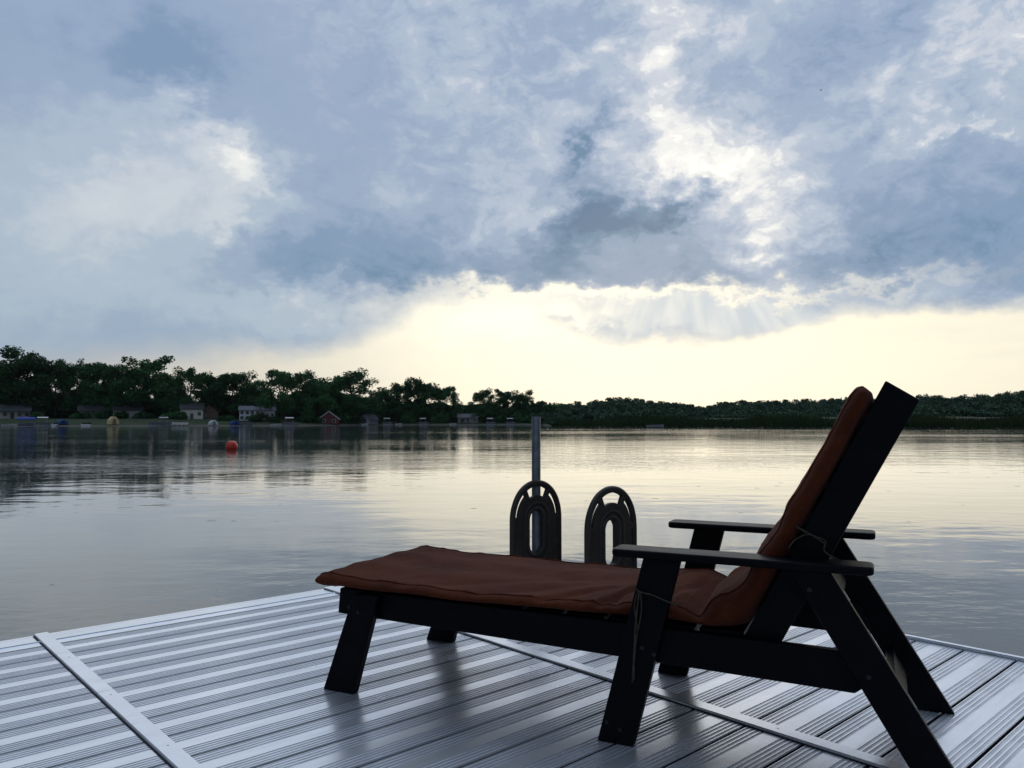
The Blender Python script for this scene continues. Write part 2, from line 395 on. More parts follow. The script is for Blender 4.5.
bm = bmesh.new(); rows = []
NA = 480
for i in range(NA):
    a = -180 + 360 * i / NA; r0 = shore(a); row = []
    for d, _ in [(-6, 0), (-1, 0), (0, 0), (1.2, 0), (3, 0), (8, 0), (14, 0), (26, 0), (50, 0), (80, 0), (300, 0), (900, 0), (1300, 0)]:
        r = r0 + d + (noise.noise(Vector((a * .7, d * .1, 0))) * 1.5 if d < 6 else 0)
        row.append(bm.verts.new((math.sin(R(a)) * r, math.cos(R(a)) * r, gh_r(d) + (noise.noise(Vector((a * .5, d * .05, 3))) * .25 if d > 2 else 0))))
    rows.append(row)
for i in range(NA):
    a, b = rows[i], rows[(i + 1) % NA]
    for j in range(len(a) - 1): bm.faces.new((a[j], a[j + 1], b[j + 1], b[j]))
tag(obj('ground', bm, M['ground'], smooth=True), kind='structure')
bm = bmesh.new()
vs = [bm.verts.new((x, y, WATER)) for x, y in ((-800, -120), (800, -120), (800, 500), (-800, 500))]; bm.faces.new(vs)
tag(obj('water', bm, M['water']), kind='structure')

# ------------------------------------------------------------ trees
def np_mesh(name, V, Q, material):
    me = bpy.data.meshes.new(name); V = np.asarray(V, np.float32); Q = np.asarray(Q, np.int32)
    me.vertices.add(len(V)); me.vertices.foreach_set('co', V.ravel())
    me.loops.add(Q.size); me.loops.foreach_set('vertex_index', Q.ravel())
    me.polygons.add(len(Q)); me.polygons.foreach_set('loop_start', np.arange(len(Q), dtype=np.int32) * Q.shape[1])
    me.materials.append(material); me.update(calc_edges=True); return me
def leaves(centres, rads, per, size, rs):
    """leaf sized quads scattered through ellipsoidal clumps"""
    C = np.repeat(centres, per, axis=0); Rr = np.repeat(rads, per, axis=0); n = len(C)
    d = rs.normal(size=(n, 3)); d /= np.linalg.norm(d, axis=1, keepdims=True)
    P = C + d * Rr * (rs.uniform(.25, 1.12, (n, 1)) ** .6)
    nrm = rs.normal(size=(n, 3)) + d * .8; nrm /= np.linalg.norm(nrm, axis=1, keepdims=True)
    a = np.cross(nrm, rs.normal(size=(n, 3))); a /= np.linalg.norm(a, axis=1, keepdims=True); b = np.cross(nrm, a)
    s = size * rs.uniform(.5, 1.3, (n, 1)); a = a * s; b = b * s * rs.uniform(.5, .9, (n, 1))
    V = np.stack([P - a, P - b * .9, P + a, P + b], axis=1).reshape(-1, 3)
    return V
def tree_meshes(k, wide, airy):
    rs = np.random.RandomState(100 + k); r_ = random.Random(50 + k)
    bm = bmesh.new(); H = 20.
    lean = r_.uniform(-.8, .8)
    spine = [Vector((lean * t * t + math.sin(t * 5 + k) * .25, math.cos(t * 4 + k) * .3 * t, H * .8 * t)) for t in [i / 7 for i in range(8)]]
    tube(bm, spine, [.5 * (1 - .85 * i / 7) + .04 for i in range(8)], 8)
    tips = []
    nl = 19
    for i in range(nl):
        t = .13 + .85 * (i + r_.random() * .6) / nl; idx = min(6, int(t * 7)); base = spine[idx].lerp(spine[idx + 1], t * 7 - idx)
        az_ = i * 2.4 + r_.uniform(-.5, .5)
        env = math.sin(min(1., (t * .8 + .18)) * math.pi) ** .6
        L = wide * (2.6 + 4.2 * env) * r_.uniform(.65, 1.15)
        rise = r_.uniform(.15, .75) * L * (.5 + t)
        p = [base + Vector((math.cos(az_) * L * s, math.sin(az_) * L * s, rise * s ** 1.4)) for s in (0, .35, .7, 1)]
        tube(bm, p, [.2, .14, .08, .03], 5)
        tips += [(p[3], 1.), (p[2], 1.15)]
        if r_.random() < .7: tips.append((p[3].lerp(p[2], .5) + Vector((r_.uniform(-1.5, 1.5), r_.uniform(-1.5, 1.5), r_.uniform(.3, 2.))), .8))
        for j in range(3):  # twigs
            q = p[2] + Vector((r_.uniform(-1.8, 1.8), r_.uniform(-1.8, 1.8), r_.uniform(-.3, 2.2)))
            tube(bm, [p[2 if j else 1], q], [.06, .02], 4, cap=False)
            if r_.random() < .6: tips.append((q, .7))
    for i in range(4): tips.append((spine[-1] + Vector((r_.uniform(-1.6, 1.6), r_.uniform(-1.6, 1.6), r_.uniform(0, 2.4))), .9))
    me_t = bpy.data.meshes.new('trunk'); bm.to_mesh(me_t); bm.free(); me_t.materials.append(M['bark'])
    Cn = np.array([tuple(t[0]) for t in tips]); sz = np.array([t[1] for t in tips])[:, None]
    rad = np.stack([rs.uniform(1.5, 3.0, len(tips)), rs.uniform(1.5, 3.0, len(tips)), rs.uniform(1.2, 2.2, len(tips))], 1) * sz * (1.15 - .35 * airy)
    V = leaves(Cn, rad, int(190 * (1 - .4 * airy)), .36, rs)
    top = float(np.percentile(V[:, 2], 99.5))
    return me_t, np_mesh('crown', V, np.arange(len(V)).reshape(-1, 4), M['leaf']), top
VAR = [tree_meshes(k, wd, ar) for k, (wd, ar) in enumerate([(1.25, .0), (1.0, .15), (1.35, .1), (.85, .35), (1.1, .75), (1.3, .55), (1.5, .0)])]
def tree(px, top, depth, var, wide, label, group, cat='tree', name='broadleaf_tree', rz=None):
    depth = max(depth, shore_depth(px) + 16); p = at(px, depth); z = gh(p.x, p.y)
    h = CAMZ + (HOR - top) / F * depth - z
    mt, mc, t0 = VAR[var]; s = h / t0
    root = empty(name, (p.x, p.y, z - .1), rnd.uniform(0, 6.28) if rz is None else rz); root.scale = (s * wide, s * wide, s)
    tag(root, label, cat, group)
    link(bpy.data.objects.new('trunk', mt), root); link(bpy.data.objects.new('crown', mc), root)
    return root
GT = 'trees standing along the far shore'
SK = [  # px, top y, depth, variant, width, label
    (-10, 366, 268, 0, 1.1, 'broad dark tree cut by the left edge of the view'),
    (24, 349, 265, 1, 1.25, 'tallest dark green tree near the left end of the far shore'),
    (55, 364, 272, 2, .9, 'rounded tree just right of the tallest shore tree'),
    (76, 361, 285, 5, .9, 'loose topped tree with sky showing through, left of the tree line dip'),
    (104, 364, 275, 3, 1.2, 'narrow tree just right of the first dip in the tree line'),
    (128, 366, 270, 0, .9, 'dark rounded tree behind the cream tent'),
    (144, 357, 272, 4, 1.25, 'tall airy tree with ragged top behind the first pontoon boats'),
    (172, 376, 276, 1, .9, 'lower dark tree in front of the white garage roof'),
    (190, 369, 268, 5, 1.1, 'loose leafy tree above the white garage house'),
    (214, 377, 278, 3, 1.1, 'medium dark tree above the brown cottage'),
    (232, 373, 272, 2, 1.0, 'dome shaped tree left of the white two storey house'),
    (252, 381, 280, 0, .8, 'low dark tree behind the white two storey house'),
    (282, 371, 266, 6, 1.0, 'wide spreading tree right of the white two storey house'),
    (312, 373, 270, 1, 1.1, 'full dark tree behind the red roofed cottage'),
    (332, 380, 285, 4, 1.0, 'thin leaved tree showing sky between two full trees'),
    (352, 372, 268, 5, 1.35, 'tall ragged crowned tree above the grey barn'),
    (382, 391, 310, 3, 1.1, 'small tree in the gap right of the grey barn'),
    (399, 382, 306, 4, 1.1, 'spreading tree with a bare looking branch at its left'),
    (424, 379, 308, 0, 1.25, 'highest dome of the middle clump of trees'),
    (447, 387, 306, 6, .8, 'flat topped tree at the right end of the middle clump'),
    (470, 404, 312, 3, .9, 'short tree filling the bright gap after the middle clump'),
    (484, 390, 308, 5, 1.2, 'first airy tree right of the bright gap in the tree line'),
    (508, 390, 310, 4, 1.3, 'second airy tree right of the bright gap in the tree line'),
    (524, 391, 306, 1, 1.0, 'dense pointed tree just left of the dock post'),
    (540, 401, 304, 3, 1.1, 'low tree at the tip of the left shore behind the dock post')]
for (px, top, dep, v, wd, lab) in SK: tree(px, top, dep, v, wd, lab, GT)
FILL = 'dark leafy tree in the unbroken lower mass behind the far shore'
for i, px in enumerate(list(range(-8, 380, 15)) + list(range(380, 560, 14))):
    dep = 292 if px < 370 else 326
    tree(px + rnd.uniform(-4, 4), rnd.uniform(391, 401) if px < 370 else rnd.uniform(402, 409), dep + rnd.uniform(-8, 14), rnd.choice([0, 2, 6]), 1.5, FILL, 'background trees of the far shore', name='background_tree')
for i in range(16):
    px = [-230, -190, -150, -110, -70, -40, 56, 90, 128, 160, 225, 268, 300, 330, 395, 430][i]
    if px < 0: tree(px, rnd.uniform(350, 375), 270 + rnd.uniform(-5, 10), i % 7, 1.1, 'leafy tree beyond the left edge of the view', 'trees past the left edge')

# shrubs along the foot of the trees
def shrub_mesh(k):
    rs_ = np.random.RandomState(300 + k); n_ = 16
    Cn = np.stack([rs_.uniform(-2.2, 2.2, n_), rs_.uniform(-1.5, 1.5, n_), rs_.uniform(.3, 2.6, n_)], 1); rad = rs_.uniform(.8, 1.5, (n_, 3)) * np.array([1, 1, .8])
    V_ = leaves(Cn, rad, 80, .34, rs_)
    bm = bmesh.new()
    for i in range(6): tube(bm, [(0, 0, -.2), (rs_.uniform(-1, 1), rs_.uniform(-.8, .8), 1.), (rs_.uniform(-2, 2), rs_.uniform(-1.2, 1.2), 2.3)], [.07, .05, .02], 5, cap=False)
    ms = bpy.data.meshes.new('stem'); bm.to_mesh(ms); bm.free(); ms.materials.append(M['bark'])
    return ms, np_mesh('foliage', V_, np.arange(len(V_)).reshape(-1, 4), M['leaf'])
SH = [shrub_mesh(k) for k in range(4)]
def shrub(px, dep, sc):
    dep = max(dep, shore_depth(px) + 12); p = at(px, dep); root = empty('shrub', (p.x, p.y, gh(p.x, p.y) - .1), rnd.uniform(0, 6)); root.scale = (sc * 1.2, sc * 1.2, sc)
    tag(root, 'dark shrub in the dense undergrowth below the far shore trees', 'shrub', 'undergrowth shrubs of the far shore')
    ms, mf = rnd.choice(SH); link(bpy.data.objects.new('stem', ms), root); link(bpy.data.objects.new('foliage', mf), root)
for px in range(-30, 380, 9): shrub(px + rnd.uniform(-3, 3), 282 + rnd.uniform(-4, 6), rnd.uniform(1.2, 1.9))
for px in range(372, 562, 8): shrub(px + rnd.uniform(-3, 3), 318 + rnd.uniform(-4, 6), rnd.uniform(1.2, 1.9))
for px in (18, 37, 76, 84, 101, 121, 138, 146, 172, 180, 221, 228, 257, 275, 304, 316, 341, 350, 380): shrub(px, 256 + rnd.uniform(-3, 3), rnd.uniform(.5, .95))
for px in (372, 406, 412, 436, 444, 462, 478, 500, 520, 532, 545): shrub(px, 304 + rnd.uniform(-2, 2), rnd.uniform(.7, 1.2))

# right hand wood: one far-off mass, with reeds along its foot
def prof(px):
    P_ = [(500, 405), (548, 407), (560, 403), (590, 402), (615, 397), (645, 400), (680, 403), (702, 406), (722, 402), (760, 400), (800, 400), (830, 398), (900, 398), (925, 394), (950, 397), (1000, 393), (1030, 389), (1200, 386), (2200, 380)]
    for (a0, r0), (a1, r1) in zip(P_, P_[1:]):
        if a0 <= px <= a1: return r0 + (r1 - r0) * (px - a0) / (a1 - a0)
    return 400
rs = np.random.RandomState(5)
cs, rd = [], []
for row, (lo, hi, drop) in enumerate([(400, 440, 0), (330, 380, 2), (270, 310, 6), (232, 256, 11), (205, 220, 14)]):
    step = [9, 10, 11, 14, 15][row]
    px = 548 - row * 0
    while px < 1500:
        dep = rs.uniform(lo, hi); p = at(px, dep)
        if math.hypot(p.x, p.y) > shore(math.degrees(math.atan2(p.x, p.y))) + 8:
            top = prof(px) + drop * rs.uniform(.6, 1.3) + rs.uniform(-.8, 1.6); zt = CAMZ + (HOR - top) / F * dep; zg = gh(p.x, p.y)
            wd = step / F * dep * .62
            for j in range(9):
                f = rs.uniform(.12, .95); r_ = wd * (1.05 - .55 * abs(f - .45))
                cs.append((p.x + rs.normal() * wd * .5, p.y + rs.normal() * wd * .5, zg + (zt - zg - .8) * f)); rd.append((r_, r_, min(2.2, (zt - zg) * .22)))
            cs.append((p.x, p.y, zt - 1.1)); rd.append((wd * .55, wd * .55, 1.2))
        px += step * rs.uniform(.7, 1.2)
V = leaves(np.array(cs), np.array(rd), 100, .48, rs)
tag(link(bpy.data.objects.new('distant_wood', np_mesh('distant_wood', V, np.arange(len(V)).reshape(-1, 4), M['wood_leaf']))),
    'long dark wood lining the right half of the far shore', 'woodland', kind='stuff')
n = 26000
pa = rs.uniform(545, 1500, n); az_ = np.degrees(np.arctan((pa - 512) / F)); rr = np.array([shore(a) for a in az_]) + rs.uniform(-.5, 12, n) ** 1.0
x = np.sin(np.radians(az_)) * rr; y = np.cos(np.radians(az_)) * rr; z = np.array([gh(a, b) for a, b in zip(x, y)])
hh = rs.uniform(.9, 1.8, n) * (1 + .25 * np.sin(pa * .05)); wd = rs.uniform(.06, .16, n); an = rs.uniform(0, 3.14, n); lx = rs.normal(size=n) * .25
ca, sa = np.cos(an) * wd, np.sin(an) * wd
V = np.stack([np.stack([x - ca, y - sa, z - .1], 1), np.stack([x + ca, y + sa, z - .1], 1), np.stack([x + ca * .5 + lx, y + sa * .5, z + hh], 1), np.stack([x - ca * .5 + lx, y - sa * .5, z + hh], 1)], 1).reshape(-1, 3)
tag(link(bpy.data.objects.new('reeds', np_mesh('reeds', V, np.arange(len(V)).reshape(-1, 4), M['reed']))),
    'band of green reeds along the waterline under the distant wood', 'reeds', kind='stuff')

# ------------------------------------------------------------ houses, boats and tents on the far shore
def cmat(c, rough=.7, metal=0):
    key = 'c%s' % (c,)
    if key not in M: M[key] = mat('painted_%d' % len(M), c, rough, metal, var=(tuple(v * .8 for v in c), 1.5))
    return M[key]
GLASS = mat('dark_window_glass', (.02, .025, .03), .1)
def house(px, depth, width, deep, wall_h, roof_h, wall_c, roof_c, label, gable_front=False, windows=4, rows=1, porch=False, chimney=False, name='house', fascia=None, door=True, cat='house', base=None):
    depth = max(depth, shore_depth(px) + 9); p = at(px, depth); z = gh(p.x, p.y) - .2 if base is None else base
    root = empty(name, (p.x, p.y, z), math.atan2(-p.x, p.y)); tag(root, label, cat, 'houses on the far shore' if cat == 'house' else None)
    w2, d2 = width / 2, deep / 2; bm = bmesh.new()
    if gable_front: prism(bm, [(-w2, 0), (w2, 0), (w2, wall_h), (0, wall_h + roof_h), (-w2, wall_h)], -d2, d2)
    else:
        prism(bm, [(-d2, 0), (d2, 0), (d2, wall_h), (0, wall_h + roof_h), (-d2, wall_h)], -w2, w2)
        bmesh.ops.rotate(bm, verts=bm.verts, matrix=Matrix.Rotation(R(90), 3, 'Z'))
    obj('wall', bm, cmat(wall_c), root)
    bm = bmesh.new(); ov = .45; half = (w2 if gable_front else d2); ln = (d2 if gable_front else w2) + .4
    sl = roof_h / half
    for sg in (-1, 1):
        prism(bm, [(sg * .0, wall_h + roof_h + .03), (sg * (half + ov), wall_h - sl * ov + .03), (sg * (half + ov), wall_h - sl * ov + .2), (0, wall_h + roof_h + .22)], -ln, ln)
    if not gable_front: bmesh.ops.rotate(bm, verts=bm.verts, matrix=Matrix.Rotation(R(90), 3, 'Z'))
    rf = obj('roof', bm, cmat(roof_c), root)
    if fascia:
        bm = bmesh.new()
        for sg in (-1, 1):
            prism(bm, [(0, wall_h + roof_h - .25), (sg * (half + ov), wall_h - sl * ov - .25), (sg * (half + ov), wall_h - sl * ov + .25), (0, wall_h + roof_h + .27)], -ln - .08, -ln + .0)
        if not gable_front: bmesh.ops.rotate(bm, verts=bm.verts, matrix=Matrix.Rotation(R(90), 3, 'Z'))
        obj('fascia', bm, cmat(fascia), rf)
    if chimney: obj('chimney', box(bmesh.new(), w2 * .3, w2 * .3 + .7, -.3, .4, wall_h + roof_h * .5, wall_h + roof_h + 1.), cmat((.25, .12, .09)), rf)
    for r in range(rows):
        zc = wall_h * (r + .55) / rows
        for i in range(windows):
            xc = -w2 + width * (i + .5) / windows
            if door and r == 0 and i == windows // 2: continue
            f = obj('window', box(bmesh.new(), xc - .62, xc + .62, -d2 - .07, -d2 + .01, zc - .65, zc + .65), cmat((.6, .6, .6)), root)
            obj('pane', box(bmesh.new(), xc - .5, xc + .5, -d2 - .1, -d2 - .05, zc - .53, zc + .53), GLASS, f)
    if door:
        xc = -w2 + width * (windows // 2 + .5) / max(windows, 1)
        obj('door', box(bmesh.new(), xc - .5, xc + .5, -d2 - .09, -d2, .05, 2.1), cmat((.12, .10, .09)), root)
    if porch:
        obj('porch_roof', box(bmesh.new(), -w2, w2, -d2 - 2.2, -d2 - .02, 2.5, 2.68), cmat(roof_c), root)
        for i in range(4):
            xc = -w2 + .1 + (width - .35) * i / 3
            obj('porch_post', box(bmesh.new(), xc, xc + .15, -d2 - 2.15, -d2 - 2., 0, 2.5), cmat((.6, .6, .6)), root)
    return root
W = (.75, .76, .78)
house(9, 256, 12, 8, 2.9, 1.8, W, (.10, .11, .12), 'white house with a long front porch at the far left end of the shore', porch=True, windows=6)
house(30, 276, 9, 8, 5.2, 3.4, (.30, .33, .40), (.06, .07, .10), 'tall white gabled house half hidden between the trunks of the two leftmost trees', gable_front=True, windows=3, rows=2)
house(92, 268, 8, 7, 2.8, 1.6, (.16, .16, .16), (.04, .04, .045), 'small grey cottage under the trees left of the cream tent', windows=3)
house(128, 268, 9, 8, 3.0, 1.6, (.34, .36, .36), (.04, .04, .045), 'pale grey house under the trees just right of the cream tent', windows=3)
house(192, 262, 7, 8, 3.6, 1.8, (.78, .75, .68), (.05, .05, .055), 'cream white garage house with dark roof behind the row of small white boats', windows=3)
house(209, 266, 6, 6, 2.8, 2.0, (.16, .09, .07), (.09, .06, .05), 'brown cottage right of the cream white garage house', gable_front=True, windows=2)
house(250, 262, 6.6, 7, 3.5, 1.3, (.74, .78, .84), (.14, .16, .20), 'white two storey house with dark windows, left half of the long white pair', rows=2, windows=4)
house(265, 266, 6.6, 7, 3.3, 1.4, (.72, .76, .82), (.34, .33, .38), 'white house with pale roof and open terrace, right half of the long white pair', windows=4, chimney=True)
house(329, 264, 7, 7, 1.8, 2.6, (.20, .05, .05), (.38, .03, .035), 'red roofed cottage with a white sloping gable board', gable_front=True, windows=2, fascia=(.6, .6, .6), door=False)
house(468, 312, 8, 6, 2.2, 1.3, (.26, .26, .27), (.16, .16, .17), 'low grey house at the foot of the bright gap in the tree line', windows=3)
# gambrel barn
def barn(px, depth):
    p = at(px, shore_depth(px) + 7); z = gh(p.x, p.y) - .2; root = empty('barn', (p.x, p.y, z), math.atan2(-p.x, p.y) - .5); tag(root, 'small grey barn with a curved gambrel roof near the water', 'barn')
    obj('wall', prism(bmesh.new(), [(-2.6, 0), (2.6, 0), (2.6, 1.6), (1.8, 3.0), (0, 3.7), (-1.8, 3.0), (-2.6, 1.6)], -3.5, 3.5), cmat((.42, .44, .47)), root)
    bm = bmesh.new(); o_ = [(-2.85, 1.45), (-1.9, 3.1), (0, 3.85), (1.9, 3.1), (2.85, 1.45)]; i_ = [(x * 1.04, z_ + .14) for x, z_ in o_]
    prism(bm, o_ + i_[::-1], -3.7, 3.7); obj('roof', bm, cmat((.20, .22, .26)), root)
    obj('door', box(bmesh.new(), -1.2, 1.2, -3.58, -3.49, 0, 2.1), cmat((.10, .10, .11)), root)
    return root
barn(368, 262)
def hull_bm(L, wd, h, z0=0.):
    bm = bmesh.new(); st = []
    for t in (0, .2, .5, .75, .9, 1.):
        k = (1 - max(0, t - .35) ** 2 * 2.2) if t > .35 else 1.
        k = max(k, .06); x = -L / 2 + L * t; sh = h * (1 + .25 * t * t)
        st.append([bm.verts.new(v) for v in ((x, -wd / 2 * k, z0 + sh), (x, -wd / 2 * k * .8, z0 + .25 * h), (x, 0, z0), (x, wd / 2 * k * .8, z0 + .25 * h), (x, wd / 2 * k, z0 + sh))])
    for a, b in zip(st, st[1:]):
        for i in range(4): bm.faces.new((a[i], a[i + 1], b[i + 1], b[i]))
        bm.faces.new((a[0], b[0], b[4], a[4]))
    bm.faces.new(st[0]); bm.faces.new(st[-1]); return bm
def pontoon(px, depth, L, canopy, label, rz=0., group='pontoon boats moored along the far shore'):
    p = at(px, shore_depth(px) - 2.2, WATER); root = empty('pontoon_boat', p, math.atan2(-p.x, p.y) + rz); tag(root, label, 'boat', group)
    for s in (-.9, .9): 
        bm = bmesh.new(); tube(bm, [(-L / 2, s, .12), (-L / 2 + .3, s, .12), (L / 2 - .6, s, .12), (L / 2, s, .28)], [.12, .3, .3, .05], 10); obj('pontoon', bm, cmat((.30, .32, .35), .4, .5), root, smooth=True)
    obj('deck', box(bmesh.new(), -L / 2, L / 2 - .2, -1.2, 1.2, .42, .52), cmat((.2, .2, .2)), root)
    bm = bmesh.new()
    for (a, b, c, d) in ((-L / 2, L / 2 - .25, -1.2, -1.14), (-L / 2, L / 2 - .25, 1.14, 1.2), (-L / 2, -L / 2 + .06, -1.14, 1.14), (L / 2 - .31, L / 2 - .25, -1.14, 1.14)): box(bm, a, b, c, d, .6, 1.25)
    obj('side_panel', bm, cmat((.16, .17, .19)), root)
    bm = bmesh.new(); box(bm, -L / 2 + .3, -L / 2 + 1.1, -1., 1., .52, .95); box(bm, -L / 2 + .3, -L / 2 + .5, -1., 1., .95, 1.3); box(bm, .3, .9, .2, 1., .52, 1.3); obj('seat', bm, cmat((.5, .48, .44)), root)
    if canopy:
        bm = bmesh.new()
        for xx in (-L * .35, L * .15):
            for yy in (-1.1, 1.1): tube(bm, [(xx, yy, 1.2), (xx, yy, 2.5)], .025, 5)
        obj('canopy_frame', bm, cmat((.4, .4, .4)), root)
        bm = bmesh.new(); pr = [(-1.25, 2.45), (-.8, 2.68), (0, 2.76), (.8, 2.68), (1.25, 2.45), (1.2, 2.4), (0, 2.68), (-1.2, 2.4)]
        prism(bm, pr, -L * .4, L * .2); bmesh.ops.rotate(bm, verts=bm.verts, matrix=Matrix.Rotation(R(-90), 3, 'Z'))
        obj('canopy', bm, cmat(canopy), root)
    return root
def small_boat(px, depth, label, c=(.8, .8, .8), L=3.6, group='small open boats on the far shore', on_land=0., rz=.3, windscreen=False):
    p = at(px, shore_depth(px) - 1.6 + on_land * 12, WATER - .08 + on_land * 1.6); root = empty('small_boat', p, math.atan2(-p.x, p.y) + rz); tag(root, label, 'boat', group)
    obj('hull', hull_bm(L, 1.5, .65), cmat(c, .4), root)
    obj('seat', box(bmesh.new(), -L * .2, -L * .08, -.55, .55, .66, .74), cmat((.25, .2, .15)), root)
    if windscreen: obj('windscreen', prism(bmesh.new(), [(.2, .7), (.28, .7), (.02, 1.15), (-.05, 1.15)], -.6, .6), GLASS, root)
    return root
def boat_lift(px, depth, width, canopy, label, boat=(.55, .55, .57)):
    p = at(px, shore_depth(px) - 2.2, WATER); root = empty('boat_lift', p, math.atan2(-p.x, p.y)); tag(root, label, 'boat lift', 'canopied boat lifts on the far shore')
    h = 2.1
    for sx in (-1, 1):
        for sy in (-1, 1): obj('post', tube(bmesh.new(), [(sx * width * .46, sy * 1.3, -.6), (sx * width * .46, sy * 1.3, h)], .05, 6), cmat((.3, .31, .32)), root)
    bm = bmesh.new(); prism(bm, [(-1.6, h - .25), (-1.5, h + .1), (-.8, h + .45), (0, h + .55), (.8, h + .45), (1.5, h + .1), (1.6, h - .25), (1.5, h - .25), (0, h + .42), (-1.5, h - .25)], -width / 2, width / 2)
    bmesh.ops.rotate(bm, verts=bm.verts, matrix=Matrix.Rotation(R(90), 3, 'Z')); obj('canopy', bm, cmat(canopy), root)
    b = empty('motor_boat', p + Vector((0, 0, .15)), math.atan2(-p.x, p.y)); tag(b, 'small motor boat hung in the ' + label, 'boat', 'boats under lift canopies')
    obj('hull', hull_bm(width * .85, 1.7, .7), cmat(boat, .4), b); obj('windscreen', prism(bmesh.new(), [(.3, .75), (.38, .75), (.1, 1.2), (.03, 1.2)], -.7, .7), GLASS, b)
def tent(px, depth, width, h, c, label, name='tent', cat='tent', frame=True):
    p = at(px, shore_depth(px) + (5. if name != 'covered_boat' else 3.)); root = empty(name, (p.x, p.y, gh(p.x, p.y) - .03), math.atan2(-p.x, p.y) + .25); tag(root, label, cat)
    w2 = width / 2; bm = bmesh.new()
    prism(bm, [(-w2, 0), (w2, 0), (w2 * .86, h * .55), (w2 * .25, h), (-w2 * .25, h), (-w2 * .86, h * .55)], -w2, w2); obj('canvas', bm, cmat(c, .9), root, bevel=.12)
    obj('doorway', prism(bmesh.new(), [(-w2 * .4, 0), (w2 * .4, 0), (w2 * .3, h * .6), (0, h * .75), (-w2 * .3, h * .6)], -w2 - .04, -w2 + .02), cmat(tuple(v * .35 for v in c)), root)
    return root
boat_lift(27, 229, 4.6, (.02, .06, .42), 'boat lift with a royal blue canopy', (.25, .27, .5))
small_boat(10, 222, 'flat white rowing boat lying at the waterline at the far left', L=3.6, rz=.1)
pontoon(45, 230, 4.6, (.8, .8, .8), 'pontoon boat with a white canopy between the blue lift and the blue tent')
small_boat(56, 229, 'white motor boat beside the white canopied pontoon boat', L=2.6, rz=1.2, windscreen=True)
tent(63, 238, 2.9, 1.5, (.03, .11, .34), 'bright blue tarpaulin shelter with tan peak on the lawn', name='shelter', cat='shelter')
small_boat(85, 236, 'left one of two small white watercraft below the grey cottage', L=1.9, rz=1.3, windscreen=True)
small_boat(89.5, 236, 'right one of two small white watercraft below the grey cottage', L=1.9, rz=1.3, windscreen=True)
tent(113.5, 247, 2.9, 2.4, (.85, .68, .36), 'cream yellow tent glowing pale at the water edge')
pontoon(157, 247, 4.2, None, 'open pontoon boat, left one of the pair below the grey and brown gap')
pontoon(165, 249, 4.0, (.5, .5, .5), 'pontoon boat with grey white canopy beside the open pontoon boat', rz=.2)
for i, px in enumerate((173, 177.5, 182, 186.5)):
    small_boat(px, 251, ['leftmost', 'second from left', 'third from left', 'rightmost'][i] + ' of four small white boats in a row before the garage house', L=1.5, rz=1.4, on_land=.25)
tent(213.5, 258, 2.6, 1.5, (.8, .82, .85), 'low white tarpaulin covered boat in front of the brown cottage', name='covered_boat', cat='boat')
tent(235, 256, 2.6, 1.3, (.02, .08, .34), 'dark blue covered boat left of the long white house pair', name='covered_boat', cat='boat')
pontoon(247, 252, 3.6, None, 'grey pontoon boat moored below the white two storey house', rz=.3)
pontoon(291, 251, 4.4, (.8, .8, .8), 'pontoon boat with bright white canopy at the end of a small pier')
small_boat(276, 251, 'long white boat lying flat left of the bright white canopied pontoon', L=3.4, rz=.05)
for px, dep, lab in ((388, 298, 'grey canopied pontoon boat just right of the grey barn'), (424, 298, 'pontoon boat with white roof below the middle clump of trees'), (491, 297, 'pontoon boat with pale canopy right of the low grey house'), (511, 296, 'pontoon boat with dim grey canopy left of the dock post')):
    pontoon(px, dep, 3.9, (.6, .61, .62), lab)
for px, dep, lab in ((399, 297, 'small white boat between the grey and the white roofed pontoons'), (453, 299, 'small white boat alone left of the low grey house'), (365, 256, 'small pale boat in front of the grey barn')):
    small_boat(px, dep, lab, L=2.6)
small_boat(655, 183, 'lone pale fishing boat against the reeds on the right shore', (.30, .31, .32), L=4.0, rz=.1)
# little pier
p = at(284, shore_depth(284) - 1.5, WATER); pier = empty('pier', p, math.atan2(-p.x, p.y)); tag(pier, 'thin grey pier at the far shore beside the bright white canopied pontoon', 'pier')
obj('walkway', box(bmesh.new(), -3, 3, -.6, .6, .35, .45), cmat((.35, .35, .34)), pier)
for sx in (-2.6, 0, 2.6): obj('post', box(bmesh.new(), sx - .06, sx + .06, -.66, -.56, -.8, .8), cmat((.2, .2, .2)), pier)

# ------------------------------------------------------------ buoy
bx, by = (232.5 - 512) / F * 38.5, 38.5
root = empty('mooring_buoy', (bx, by, WATER)); tag(root, 'round red mooring buoy floating on the lake', 'buoy')
bm = bmesh.new(); bmesh.ops.create_uvsphere(bm, u_segments=32, v_segments=20, radius=.29, matrix=Matrix.Translation((0, 0, .16)))
obj('float', bm, M['buoy'], root, smooth=True)
bm = bmesh.new(); tube(bm, [(0, 0, .43), (0, 0, .47)], .05, 12); tube(bm, [(-.035, 0, .46), (-.03, 0, .51), (.03, 0, .51), (.035, 0, .46)], .012, 8); obj('top_ring', bm, M['rubber'], root, smooth=True)
bm = bmesh.new(); tube(bm, [(.288 * math.cos(a / 24 * 6.2832), .288 * math.sin(a / 24 * 6.2832), .13) for a in range(25)], .012, 6, cap=False); obj('seam', bm, M['buoy'], root, smooth=True)

# ------------------------------------------------------------ dock
TH = R(42.5)
bdir = Vector((math.cos(TH), math.sin(TH), 0)); sdir = Vector((math.sin(TH), -math.cos(TH), 0))
eR, eL = Vector((1.9, 3.28, 0)), Vector((-1.63, 3.9, 0))
CORN = eR + sdir * ((eL - eR).dot(sdir))
CORN = eR + sdir * ((eL - eR).dot(sdir))
dock = empty('dock', CORN, 0); dock.rotation_euler = (0, 0, math.atan2(-bdir.y, -bdir.x))
